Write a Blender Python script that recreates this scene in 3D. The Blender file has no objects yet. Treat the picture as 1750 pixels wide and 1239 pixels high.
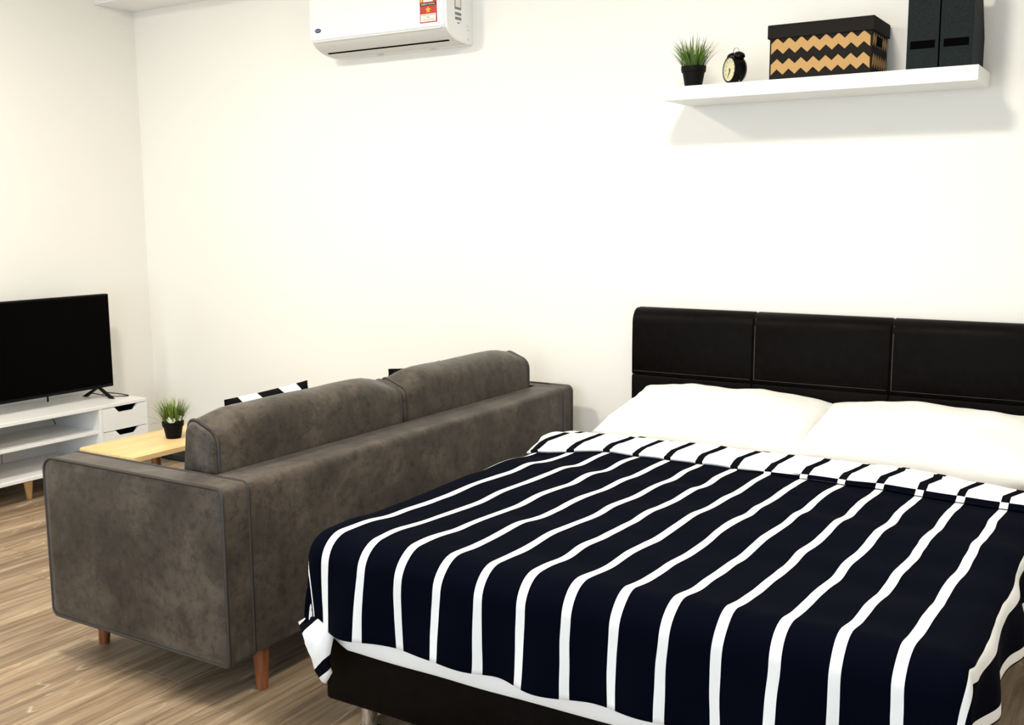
import bpy, bmesh, math, random
from mathutils import Vector, Matrix, noise
random.seed(7)
R = math.radians
SC = bpy.context.scene
COL = SC.collection
V = Vector

# ------------------------------------------------------------------ camera
F_PX, IMG_W = 1783.88, 1750.0
YAW, PITCH, ROLL = R(31.9119), R(-8.1227), R(-0.3854)
fw = V((-math.sin(YAW)*math.cos(PITCH), math.cos(YAW)*math.cos(PITCH), math.sin(PITCH)))
rt = fw.cross(V((0, 0, 1))).normalized()
up = rt.cross(fw)
r2 = rt*math.cos(ROLL) + up*math.sin(ROLL)
u2 = -rt*math.sin(ROLL) + up*math.cos(ROLL)
cd = bpy.data.cameras.new('camera')
cd.sensor_fit = 'HORIZONTAL'; cd.sensor_width = 36.0; cd.lens = 36.0*F_PX/IMG_W
cd.clip_start = 0.05; cd.clip_end = 60
co = bpy.data.objects.new('camera', cd); COL.objects.link(co)
m = Matrix((r2, u2, -fw)).transposed().to_4x4()
m.translation = V((1.1828, -4.0219, 1.3723))
co.matrix_world = m
SC.camera = co

# ------------------------------------------------------------------ light
w = bpy.data.worlds.new('daylight'); SC.world = w; w.use_nodes = True
bg = w.node_tree.nodes['Background']
bg.inputs[0].default_value = (0.76, 0.88, 1.0, 1); bg.inputs[1].default_value = 4.2

def ceiling_light(name, loc, power, radius, col):
    l = bpy.data.lights.new(name, 'AREA'); l.shape = 'DISK'; l.size = radius*2
    l.energy = power; l.color = col
    o = bpy.data.objects.new(name, l); o.location = loc; COL.objects.link(o)
WARM = (1.0, 0.93, 0.80)
ceiling_light('ceiling_light_bed', (0.10, -1.85, 2.74), 52, 0.15, WARM)
ceiling_light('ceiling_light_sofa', (-2.10, -2.05, 2.74), 60, 0.14, WARM)
ceiling_light('ceiling_light_corner', (-3.10, -2.75, 2.74), 20, 0.10, WARM)

vs = SC.view_settings
vs.view_transform = 'Standard'; vs.look = 'None'; vs.gamma = 1.0
vs.use_curve_mapping = False
vs.exposure = -0.05
SC.cycles.max_bounces = 8
SC.cycles.diffuse_bounces = 5
SC.cycles.use_denoising = True
SC.cycles.sample_clamp_indirect = 6.0

# ------------------------------------------------------------------ materials
def newmat(name):
    mt = bpy.data.materials.new(name); mt.use_nodes = True
    nt = mt.node_tree
    return mt, nt, nt.nodes['Principled BSDF']
def N(nt, t, **kw):
    n = nt.nodes.new(t)
    for k, v in kw.items():
        if k.startswith('i_'):
            n.inputs[int(k[2:])].default_value = v
        else:
            setattr(n, k, v)
    return n
def plain(name, col, rough=0.5, metal=0.0, spec=0.5, bump=0.0, bscale=200, sheen=0.0):
    mt, nt, b = newmat(name)
    b.inputs['Base Color'].default_value = (*col, 1)
    b.inputs['Roughness'].default_value = rough
    b.inputs['Metallic'].default_value = metal
    b.inputs['Specular IOR Level'].default_value = spec
    if bump:
        tc = N(nt, 'ShaderNodeTexCoord')
        nz = N(nt, 'ShaderNodeTexNoise'); nz.inputs['Scale'].default_value = bscale
        nz.inputs['Detail'].default_value = 3
        bp = N(nt, 'ShaderNodeBump'); bp.inputs['Strength'].default_value = bump
        bp.inputs['Distance'].default_value = 0.002
        nt.links.new(tc.outputs['Object'], nz.inputs['Vector'])
        nt.links.new(nz.outputs['Fac'], bp.inputs['Height'])
        nt.links.new(bp.outputs[0], b.inputs['Normal'])
    return mt
def ramp(nt, stops):
    r = N(nt, 'ShaderNodeValToRGB'); e = r.color_ramp.elements
    while len(e) < len(stops): e.new(0.5)
    for i, (p, c) in enumerate(stops):
        e[i].position = p; e[i].color = (*c, 1)
    return r
def noise_mat(name, stops, scale=(1, 1, 1), nscale=5, detail=6, dist=0.0, rough=0.6, bump=0.0,
              bscale=150, spec=0.5, rand=False, rnd_amount=0.0, rough_noise=0.55):
    mt, nt, b = newmat(name); L = nt.links.new
    tc = N(nt, 'ShaderNodeTexCoord'); mp = N(nt, 'ShaderNodeMapping')
    mp.inputs['Scale'].default_value = scale
    L(tc.outputs['Object'], mp.inputs['Vector'])
    src = mp.outputs[0]
    if rand:
        oi = N(nt, 'ShaderNodeObjectInfo')
        mul = N(nt, 'ShaderNodeMath', operation='MULTIPLY'); mul.inputs[1].default_value = 53.0
        L(oi.outputs['Random'], mul.inputs[0])
        ad = N(nt, 'ShaderNodeVectorMath', operation='ADD')
        L(src, ad.inputs[0]); L(mul.outputs[0], ad.inputs[1]); src = ad.outputs[0]
    nz = N(nt, 'ShaderNodeTexNoise'); nz.inputs['Scale'].default_value = nscale
    nz.inputs['Detail'].default_value = detail; nz.inputs['Distortion'].default_value = dist
    nz.inputs['Roughness'].default_value = rough_noise
    L(src, nz.inputs['Vector'])
    rp = ramp(nt, stops); L(nz.outputs['Fac'], rp.inputs[0])
    L(rp.outputs[0], b.inputs['Base Color'])
    b.inputs['Roughness'].default_value = rough
    b.inputs['Specular IOR Level'].default_value = spec
    if bump:
        n2 = N(nt, 'ShaderNodeTexNoise'); n2.inputs['Scale'].default_value = bscale
        n2.inputs['Detail'].default_value = 4
        L(tc.outputs['Object'], n2.inputs['Vector'])
        bp = N(nt, 'ShaderNodeBump'); bp.inputs['Strength'].default_value = bump
        bp.inputs['Distance'].default_value = 0.003
        L(n2.outputs['Fac'], bp.inputs['Height']); L(bp.outputs[0], b.inputs['Normal'])
    return mt

M = {}
M['wall'] = plain('white_paint', (0.86, 0.845, 0.80), 0.85, spec=0.2, bump=0.05, bscale=90)
M['ceiling'] = plain('ceiling_paint', (0.85, 0.85, 0.83), 0.9, spec=0.1)
M['white_lacquer'] = plain('white_lacquer', (0.82, 0.82, 0.81), 0.35)
M['white_plastic'] = plain('white_plastic', (0.84, 0.85, 0.84), 0.32)
M['grey_plastic'] = plain('pale_grey_plastic', (0.60, 0.60, 0.58), 0.45)
M['black_plastic'] = plain('black_plastic', (0.004, 0.004, 0.004), 0.5, spec=0.08)
M['screen'] = plain('black_screen', (0.001, 0.001, 0.001), 0.3, spec=0.02)
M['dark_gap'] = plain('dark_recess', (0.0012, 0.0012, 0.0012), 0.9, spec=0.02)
M['chrome'] = plain('chrome', (0.75, 0.75, 0.75), 0.12, metal=1.0)
M['bed_leather'] = noise_mat('black_leather', [(0.3, (0.0022, 0.0016, 0.0014)), (0.7, (0.0042, 0.0030, 0.0026))],
                             nscale=30, rough=0.42, bump=0.25, bscale=350, spec=0.045)
M['stitch'] = plain('grey_thread', (0.13, 0.12, 0.11), 0.8)
M['linen'] = plain('white_cotton', (0.86, 0.855, 0.84), 0.85, spec=0.15, bump=0.12, bscale=25)
M['pillow_cotton'] = plain('pillow_cotton', (0.87, 0.86, 0.83), 0.85, spec=0.15, bump=0.1, bscale=18)
M['wood_leg'] = noise_mat('amber_wood', [(0.3, (0.13, 0.035, 0.010)), (0.7, (0.26, 0.085, 0.025))],
                          scale=(8, 8, 1), nscale=9, rough=0.4)
M['pine'] = noise_mat('pale_wood', [(0.3, (0.50, 0.28, 0.10)), (0.7, (0.66, 0.42, 0.18))],
                      scale=(9, 9, 1), nscale=6, rough=0.5)
M['table_wood'] = noise_mat('table_veneer', [(0.25, (0.62, 0.40, 0.16)), (0.75, (0.80, 0.58, 0.29))],
                            scale=(16, 1, 16), nscale=3, dist=0.6, rough=0.4)
M['slab_grey'] = noise_mat('slate_grey', [(0.3, (0.018, 0.020, 0.022)), (0.7, (0.034, 0.036, 0.038))],
                          nscale=60, rough=0.95, spec=0.1, bump=0.3)
M['card_black'] = plain('black_card', (0.014, 0.012, 0.010), 0.75, spec=0.08, bump=0.1)
M['card_tan'] = plain('tan_card', (0.47, 0.285, 0.115), 0.8, spec=0.15)
M['file_card'] = noise_mat('charcoal_card', [(0.35, (0.007, 0.011, 0.012)), (0.65, (0.014, 0.019, 0.0195))],
                           nscale=220, rough=0.7, spec=0.1)
M['clock_face'] = plain('cream_dial', (0.72, 0.68, 0.42), 0.5)
M['bezel'] = plain('pale_bezel', (0.45, 0.44, 0.38), 0.35)
M['clock_black'] = plain('black_enamel', (0.002, 0.002, 0.002), 0.3, spec=0.12)
M['paper'] = plain('paper_tag', (0.62, 0.70, 0.52), 0.7)
M['red'] = plain('label_red', (0.50, 0.022, 0.012), 0.5)
M['yellow'] = plain('label_yellow', (0.95, 0.50, 0.03), 0.5)
M['label_white'] = plain('label_white', (0.8, 0.76, 0.70), 0.5)
M['label_black'] = plain('label_black', (0.012, 0.008, 0.008), 0.5)
M['label_grey'] = plain('label_grey', (0.20, 0.20, 0.20), 0.5)
M['badge_blue'] = plain('badge_blue', (0.008, 0.010, 0.12), 0.4)
M['throw_black'] = plain('black_fabric', (0.006, 0.006, 0.006), 0.9, spec=0.1)

def leather_mat():
    mt, nt, b = newmat('taupe_suede_leather'); L = nt.links.new
    tc = N(nt, 'ShaderNodeTexCoord')
    n1 = N(nt, 'ShaderNodeTexNoise'); n1.inputs['Scale'].default_value = 5.5
    n1.inputs['Detail'].default_value = 8; n1.inputs['Roughness'].default_value = 0.68
    n1.inputs['Distortion'].default_value = 0.3
    L(tc.outputs['Object'], n1.inputs['Vector'])
    rp = ramp(nt, [(0.28, (0.019, 0.0135, 0.0092)), (0.50, (0.051, 0.0395, 0.0290)), (0.74, (0.110, 0.088, 0.068))])
    L(n1.outputs['Fac'], rp.inputs[0])
    n3 = N(nt, 'ShaderNodeTexNoise'); n3.inputs['Scale'].default_value = 30
    n3.inputs['Detail'].default_value = 9; n3.inputs['Roughness'].default_value = 0.72
    L(tc.outputs['Object'], n3.inputs['Vector'])
    r3 = ramp(nt, [(0.36, (0.42, 0.40, 0.38)), (0.52, (1.1, 1.1, 1.1))]); L(n3.outputs['Fac'], r3.inputs[0])
    mx = N(nt, 'ShaderNodeMix', data_type='RGBA', blend_type='MULTIPLY'); mx.inputs[0].default_value = 0.8
    L(rp.outputs[0], mx.inputs[6]); L(r3.outputs[0], mx.inputs[7])
    L(mx.outputs[2], b.inputs['Base Color'])
    b.inputs['Roughness'].default_value = 0.48; b.inputs['Specular IOR Level'].default_value = 0.22
    b.inputs['Sheen Weight'].default_value = 0.12
    n2 = N(nt, 'ShaderNodeTexNoise'); n2.inputs['Scale'].default_value = 16; n2.inputs['Detail'].default_value = 8
    L(tc.outputs['Object'], n2.inputs['Vector'])
    bp = N(nt, 'ShaderNodeBump'); bp.inputs['Strength'].default_value = 0.25; bp.inputs['Distance'].default_value = 0.006
    L(n2.outputs['Fac'], bp.inputs['Height']); L(bp.outputs[0], b.inputs['Normal'])
    return mt
M['leather'] = leather_mat()
M['piping'] = plain('dark_piping', (0.030, 0.024, 0.020), 0.5)

def floor_piece():
    mt, nt, b = newmat('limed_oak_plank'); L = nt.links.new
    tc = N(nt, 'ShaderNodeTexCoord'); oi = N(nt, 'ShaderNodeObjectInfo')
    mul = N(nt, 'ShaderNodeMath', operation='MULTIPLY'); mul.inputs[1].default_value = 71.0
    L(oi.outputs['Random'], mul.inputs[0])
    ad = N(nt, 'ShaderNodeVectorMath', operation='ADD')
    L(tc.outputs['Object'], ad.inputs[0]); L(mul.outputs[0], ad.inputs[1])
    def mapped(sc):
        mp = N(nt, 'ShaderNodeMapping'); mp.inputs['Scale'].default_value = sc
        L(ad.outputs[0], mp.inputs['Vector']); return mp.outputs[0]
    # broad streaks
    n1 = N(nt, 'ShaderNodeTexNoise'); n1.inputs['Scale'].default_value = 1.0; n1.inputs['Detail'].default_value = 7
    n1.inputs['Distortion'].default_value = 0.5; n1.inputs['Roughness'].default_value = 0.62
    L(mapped((13, 1.1, 1)), n1.inputs['Vector'])
    r1 = ramp(nt, [(0.28, (0.155, 0.105, 0.062)), (0.5, (0.295, 0.215, 0.138)), (0.72, (0.425, 0.330, 0.225))])
    L(n1.outputs['Fac'], r1.inputs[0])
    # cathedral rings: contour lines of a stretched noise
    n2 = N(nt, 'ShaderNodeTexNoise'); n2.inputs['Scale'].default_value = 1.0; n2.inputs['Detail'].default_value = 2
    n2.inputs['Roughness'].default_value = 0.4; n2.inputs['Distortion'].default_value = 0.25
    L(mapped((7.5, 1.25, 1)), n2.inputs['Vector'])
    m2 = N(nt, 'ShaderNodeMath', operation='MULTIPLY'); m2.inputs[1].default_value = 15.0
    L(n2.outputs['Fac'], m2.inputs[0])
    fr = N(nt, 'ShaderNodeMath', operation='FRACT'); L(m2.outputs[0], fr.inputs[0])
    r2_ = ramp(nt, [(0.0, (0, 0, 0)), (0.80, (0, 0, 0)), (0.92, (1, 1, 1)), (1.0, (0, 0, 0))])
    L(fr.outputs[0], r2_.inputs[0])
    n4 = N(nt, 'ShaderNodeTexNoise'); n4.inputs['Scale'].default_value = 1.0; n4.inputs['Detail'].default_value = 3
    L(mapped((4, 1.6, 1)), n4.inputs['Vector'])
    r4 = ramp(nt, [(0.47, (0, 0, 0)), (0.62, (1, 1, 1))]); L(n4.outputs['Fac'], r4.inputs[0])
    mm = N(nt, 'ShaderNodeMath', operation='MULTIPLY'); L(r2_.outputs[0], mm.inputs[0]); L(r4.outputs[0], mm.inputs[1])
    mm2 = N(nt, 'ShaderNodeMath', operation='MULTIPLY'); L(mm.outputs[0], mm2.inputs[0]); mm2.inputs[1].default_value = 0.75
    mx = N(nt, 'ShaderNodeMix', data_type='RGBA'); L(mm2.outputs[0], mx.inputs[0])
    L(r1.outputs[0], mx.inputs[6]); mx.inputs[7].default_value = (0.62, 0.54, 0.42, 1)
    n5 = N(nt, 'ShaderNodeTexNoise'); n5.inputs['Scale'].default_value = 1.0; n5.inputs['Detail'].default_value = 5
    n5.inputs['Distortion'].default_value = 0.4
    L(mapped((52, 2.2, 1)), n5.inputs['Vector'])
    r5 = ramp(nt, [(0.36, (0.62, 0.58, 0.54)), (0.56, (1.06, 1.06, 1.06))]); L(n5.outputs['Fac'], r5.inputs[0])
    mx5 = N(nt, 'ShaderNodeMix', data_type='RGBA', blend_type='MULTIPLY'); mx5.inputs[0].default_value = 0.85
    L(mx.outputs[2], mx5.inputs[6]); L(r5.outputs[0], mx5.inputs[7]); mx = mx5
    # plank to plank tone
    rv = ramp(nt, [(0.0, (0.80, 0.79, 0.78)), (1.0, (1.10, 1.08, 1.05))]); L(oi.outputs['Random'], rv.inputs[0])
    mx2 = N(nt, 'ShaderNodeMix', data_type='RGBA', blend_type='MULTIPLY'); mx2.inputs[0].default_value = 1.0
    L(mx.outputs[2], mx2.inputs[6]); L(rv.outputs[0], mx2.inputs[7])
    L(mx2.outputs[2], b.inputs['Base Color'])
    b.inputs['Roughness'].default_value = 0.5; b.inputs['Specular IOR Level'].default_value = 0.35
    return mt
M['floor'] = floor_piece()

def stripe_mat(name, base, stripe, width, rough=0.9, halfw=None):
    """stripes centred on integer U of the UV map"""
    mt, nt, b = newmat(name); L = nt.links.new
    uv = N(nt, 'ShaderNodeUVMap'); uv.uv_map = 'UVMap'
    sx = N(nt, 'ShaderNodeSeparateXYZ'); L(uv.outputs[0], sx.inputs[0])
    a = N(nt, 'ShaderNodeMath', operation='ADD'); a.inputs[1].default_value = 100.5
    L(sx.outputs[0], a.inputs[0])
    f = N(nt, 'ShaderNodeMath', operation='FRACT'); L(a.outputs[0], f.inputs[0])
    s = N(nt, 'ShaderNodeMath', operation='SUBTRACT'); s.inputs[1].default_value = 0.5; L(f.outputs[0], s.inputs[0])
    ab = N(nt, 'ShaderNodeMath', operation='ABSOLUTE'); L(s.outputs[0], ab.inputs[0])
    lt = N(nt, 'ShaderNodeMath', operation='LESS_THAN'); lt.inputs[1].default_value = width/2
    L(ab.outputs[0], lt.inputs[0])
    mx = N(nt, 'ShaderNodeMix', data_type='RGBA'); L(lt.outputs[0], mx.inputs[0])
    mx.inputs[6].default_value = (*base, 1); mx.inputs[7].default_value = (*stripe, 1)
    L(mx.outputs[2], b.inputs['Base Color'])
    b.inputs['Roughness'].default_value = rough; b.inputs['Specular IOR Level'].default_value = 0.03
    tc = N(nt, 'ShaderNodeTexCoord')
    nz = N(nt, 'ShaderNodeTexNoise'); nz.inputs['Scale'].default_value = 14; nz.inputs['Detail'].default_value = 4
    L(tc.outputs['Object'], nz.inputs['Vector'])
    bp = N(nt, 'ShaderNodeBump'); bp.inputs['Strength'].default_value = 0.15; bp.inputs['Distance'].default_value = 0.01
    L(nz.outputs['Fac'], bp.inputs['Height']); L(bp.outputs[0], b.inputs['Normal'])
    return mt
NAVY = (0.0010, 0.0017, 0.0055)
CLOTHW = (0.86, 0.86, 0.85)
M['duvet_front'] = stripe_mat('navy_white_stripe', NAVY, CLOTHW, 0.20)
M['duvet_back'] = stripe_mat('white_navy_stripe', CLOTHW, (0.003, 0.0035, 0.006), 0.215)
M['throw_stripe'] = stripe_mat('black_white_stripe', CLOTHW, (0.004, 0.004, 0.004), 0.54)

def grass_mat():
    mt, nt, b = newmat('grass_green'); L = nt.links.new
    uv = N(nt, 'ShaderNodeUVMap'); uv.uv_map = 'UVMap'
    sx = N(nt, 'ShaderNodeSeparateXYZ'); L(uv.outputs[0], sx.inputs[0])
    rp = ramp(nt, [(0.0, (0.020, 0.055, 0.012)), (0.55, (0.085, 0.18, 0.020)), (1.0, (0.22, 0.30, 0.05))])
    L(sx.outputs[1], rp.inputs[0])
    rr = ramp(nt, [(0.0, (0.45, 0.5, 0.5)), (1.0, (1.25, 1.2, 1.0))]); L(sx.outputs[0], rr.inputs[0])
    mx = N(nt, 'ShaderNodeMix', data_type='RGBA', blend_type='MULTIPLY'); mx.inputs[0].default_value = 1
    L(rp.outputs[0], mx.inputs[6]); L(rr.outputs[0], mx.inputs[7]); L(mx.outputs[2], b.inputs['Base Color'])
    b.inputs['Roughness'].default_value = 0.5
    return mt
M['grass'] = grass_mat()

# ------------------------------------------------------------------ helpers
def finish(name, bm, mat, parent=None, smooth=35, loc=None):
    me = bpy.data.meshes.new(name)
    bmesh.ops.recalc_face_normals(bm, faces=bm.faces)
    bm.to_mesh(me); bm.free()
    for f in me.polygons: f.use_smooth = smooth is not None
    if smooth is not None and smooth < 180: me.set_sharp_from_angle(angle=R(smooth))
    for mm in (mat if isinstance(mat, (list, tuple)) else [mat]): me.materials.append(M[mm])
    o = bpy.data.objects.new(name, me); COL.objects.link(o)
    if loc is not None: o.location = loc
    if parent is not None: o.parent = parent
    return o
def empty(name, loc=(0, 0, 0), rz=0.0):
    o = bpy.data.objects.new(name, None); COL.objects.link(o)
    o.empty_display_size = 0.1; o.location = loc; o.rotation_euler = (0, 0, rz)
    return o
def tag(o, label=None, cat=None, group=None, kind=None):
    if label: o['label'] = label
    if cat: o['category'] = cat
    if group: o['group'] = group
    if kind: o['kind'] = kind
    return o
def add_box(bm, x0, x1, y0, y1, z0, z1, bev=0.0, seg=2):
    t = bmesh.new()
    bmesh.ops.create_cube(t, size=1.0)
    bmesh.ops.scale(t, vec=(x1-x0, y1-y0, z1-z0), verts=t.verts)
    bmesh.ops.translate(t, vec=((x0+x1)/2, (y0+y1)/2, (z0+z1)/2), verts=t.verts)
    if bev: bmesh.ops.bevel(t, geom=t.edges[:], offset=bev, segments=seg, profile=0.5, affect='EDGES')
    merge(bm, t)
def merge(bm, t, mat=None):
    if mat is not None: t.transform(mat)
    me = bpy.data.meshes.new('tmp'); t.to_mesh(me); t.free()
    bm.from_mesh(me); bpy.data.meshes.remove(me)
def box(name, mat, parent, x0, x1, y0, y1, z0, z1, bev=0.0, seg=2, smooth=35):
    bm = bmesh.new(); add_box(bm, x0, x1, y0, y1, z0, z1, bev, seg)
    return finish(name, bm, mat, parent, smooth)
def add_loft(bm, rings, closed=True, caps=True):
    vr = [[bm.verts.new(p) for p in ring] for ring in rings]
    n = len(vr[0])
    for a, b in zip(vr, vr[1:]):
        for i in range(n if closed else n-1):
            j = (i+1) % n
            bm.faces.new((a[i], a[j], b[j], b[i]))
    if caps and closed:
        bm.faces.new(vr[0][::-1]); bm.faces.new(vr[-1])
    return vr
def add_tube(bm, pts, rad, n=8, closed=False, taper=None):
    pts = [V(p) for p in pts]; k = len(pts); rings = []
    prev = None
    for i, p in enumerate(pts):
        if closed: t = pts[(i+1) % k] - pts[(i-1) % k]
        else: t = pts[min(i+1, k-1)] - pts[max(i-1, 0)]
        t.normalize()
        if prev is None:
            a = V((0, 0, 1)) if abs(t.z) < 0.9 else V((1, 0, 0))
            u = t.cross(a).normalized()
        else:
            u = (prev - t*prev.dot(t)).normalized()
        prev = u; v = t.cross(u)
        r = rad if taper is None else taper[i]
        rings.append([p + (u*math.cos(2*math.pi*j/n) + v*math.sin(2*math.pi*j/n))*r for j in range(n)])
    if closed: rings.append(rings[0])
    if closed:
        vr = [[bm.verts.new(p) for p in ring] for ring in rings[:-1]]
        for i in range(k):
            a, b = vr[i], vr[(i+1) % k]
            for j in range(n):
                bm.faces.new((a[j], a[(j+1) % n], b[(j+1) % n], b[j]))
    else:
        add_loft(bm, rings)
def add_lathe(bm, prof, n=32, mat=None):
    """prof: (r,z) from bottom to top, axis z"""
    t = bmesh.new()
    rings = [[V((r*math.cos(2*math.pi*j/n), r*math.sin(2*math.pi*j/n), z)) for j in range(n)] for r, z in prof]
    add_loft(t, rings); merge(bm, t, mat)
def add_prism(bm, pts, d):
    """pts: list of Vector outline, d: extrusion Vector"""
    d = V(d)
    a = [bm.verts.new(V(p)) for p in pts]; b = [bm.verts.new(V(p)+d) for p in pts]
    n = len(pts)
    bm.faces.new(a[::-1]); bm.faces.new(b)
    for i in range(n): bm.faces.new((a[i], a[(i+1) % n], b[(i+1) % n], b[i]))
def rrect(x0, x1, z0, z1, radii, n=6):
    """rounded outline, radii for (x0z0, x1z0, x1z1, x0z1), counter-clockwise"""
    cs = [(x0, z0, 180), (x1, z0, 270), (x1, z1, 0), (x0, z1, 90)]
    sg = [(1, 1), (-1, 1), (-1, -1), (1, -1)]
    out = []
    for (cx, cz, a0), (sx, sz), r in zip(cs, sg, radii):
        for i in range(n+1):
            a = R(a0 + 90*i/n)
            out.append((cx+sx*r+r*math.cos(a), cz+sz*r+r*math.sin(a)))
    return out
def sphere_noise(p, s, seed=0.0):
    return noise.noise(V((p[0]*s+seed, p[1]*s-seed*.7, p[2]*s+seed*1.3)))
def sstep(a, b, x):
    t = max(0.0, min(1.0, (x-a)/(b-a))); return t*t*(3-2*t)
def set_uv(me, fn):
    """fn(vertex index) -> (u,v)"""
    uv = me.uv_layers.new(name='UVMap')
    for l in me.loops: uv.data[l.index].uv = fn(l.vertex_index)

# ------------------------------------------------------------------ the setting
XB, XR, YF, ZC = -3.7943, 2.40, -6.0, 2.80
def wallbox(name, mat, *d):
    o = box(name, mat, None, *d, smooth=None); tag(o, kind='structure'); return o
wallbox('wall_back', 'wall', XB-0.12, XR+0.12, 0.0, 0.12, -0.05, ZC)
wallbox('wall_left', 'wall', XB-0.12, XB, YF, 0.0, -0.05, ZC)
wallbox('wall_right', 'wall', XR, XR+0.12, YF, 0.0, -0.05, ZC)
wallbox('ceiling', 'ceiling', XB-0.12, XR+0.12, YF-0.12, 0.12, ZC, ZC+0.1)
# balcony side: wall with a wide opening for daylight
bm = bmesh.new()
add_box(bm, XB-0.12, -2.6, YF-0.12, YF, -0.05, ZC)
add_box(bm, 1.6, XR+0.12, YF-0.12, YF, -0.05, ZC)
add_box(bm, -2.6, 1.6, YF-0.12, YF, 2.35, ZC)
tag(finish('wall_front', bm, 'wall', None, None), kind='structure')
floor = wallbox('floor', 'dark_gap', XB, XR, YF, 0.0, -0.05, -0.008)
PW, PL, GAP = 0.185, 1.22, 0.0012
cache = {}
x = XB; row = 0
while x < XR-0.01:
    wd = min(PW, XR-x)
    y = YF - random.uniform(0.05, PL-0.1)
    while y < -0.001:
        a, b_ = max(y, YF), min(y+PL, 0.0)
        if b_-a > 0.02:
            key = (round(wd, 3), round(b_-a, 3))
            if key not in cache:
                t = bmesh.new(); add_box(t, -wd/2+GAP/2, wd/2-GAP/2, -(b_-a)/2+GAP/2, (b_-a)/2-GAP/2, -0.008, 0.0, 0.0007, 1)
                me = bpy.data.meshes.new('plank'); t.to_mesh(me); t.free(); me.materials.append(M['floor']); cache[key] = me
            o = bpy.data.objects.new('plank', cache[key]); COL.objects.link(o)
            o.location = (x+wd/2, (a+b_)/2, 0); o.parent = floor
        y += PL
    x += PW; row += 1

# ------------------------------------------------------------------ sofa
AX, AF, AY, SY, AT, AB = -0.951, -1.741, -2.099, -0.104, 0.632, 0.121
sofa = tag(empty('sofa', (-1.35, -1.1, 0)), 'taupe grey suede-look two seat sofa with piped edges and wooden legs', 'sofa')
SO = V(sofa.location)
def sfin(name, bm, mat, parent=None, smooth=40):
    """mesh written in world coordinates, parented to the sofa (or to a sofa part)"""
    bm.transform(Matrix.Translation(-SO))
    o = finish(name, bm, mat, None, smooth)
    o.parent = parent or sofa
    return o
def sofa_arm(y_out, y_in):
    prof = rrect(AF, AX, AB, AT, (0.022, 0.018, 0.022, 0.045), 7)
    cx, cz = (AF+AX)/2, (AB+AT)/2
    def ring(y, inset, ):
        return [V((cx+(px-cx)*(1-inset/0.4), y, cz+(pz-cz)*(1-inset/0.26))) for px, pz in prof]
    s = 1 if y_in > y_out else -1
    bm = bmesh.new()
    add_loft(bm, [ring(y_out-s*0.004, 0.030), ring(y_out, 0.008), ring(y_out+s*0.006, 0.0), ring(y_in-s*0.006, 0.0), ring(y_in, 0.006)])
    a = sfin('arm', bm, 'leather')
    for yy, rr in ((y_out+s*0.004, 0.0055), (y_in-s*0.003, 0.004)):
        bm = bmesh.new()
        add_tube(bm, [V((px, yy, pz)) + V((px-cx, 0, pz-cz)).normalized()*0.0005 for px, pz in prof], rr, 6, closed=True)
        sfin('piping', bm, 'piping', a)
sofa_arm(AY, -1.995)
sofa_arm(SY, -0.191)
# back panel with a rounded top edge
bm = bmesh.new()
prof = rrect(-1.095, AX+0.002, AB+0.006, AT+0.003, (0.01, 0.012, 0.028, 0.012), 6)
add_loft(bm, [[V((px, y, pz)) for px, pz in prof] for y in (-1.993, -1.4, -0.8, -0.193)])
sfin('back_panel', bm, 'leather')
bm = bmesh.new(); add_box(bm, -1.70, -1.09, -1.996, -0.19, AB+0.01, 0.28, 0.012)
sfin('seat_base', bm, 'leather')
for (ya, yb) in ((-1.99, -1.095), (-1.09, -0.196)):
    bm = bmesh.new(); add_box(bm, -1.74, -1.15, ya+.003, yb-.003, 0.275, 0.365, 0.03, 4)
    sfin('seat_cushion', bm, 'leather', smooth=60)
def rpoly(cs, rad, n=6):
    """polygon with rounded corners; same vertex count whatever the radii"""
    out = []; m_ = len(cs)
    for i in range(m_):
        p, q, r_ = V((*cs[i-1], 0)), V((*cs[i], 0)), V((*cs[(i+1) % m_], 0))
        a_, b_ = (p-q).normalized(), (r_-q).normalized()
        s0, s1 = q+a_*rad[i], q+b_*rad[i]
        for k in range(n+1):
            t = k/n
            w_ = s0*(1-t)**2+q*2*t*(1-t)+s1*t*t
            out.append((w_.x, w_.y))
    return out
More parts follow.
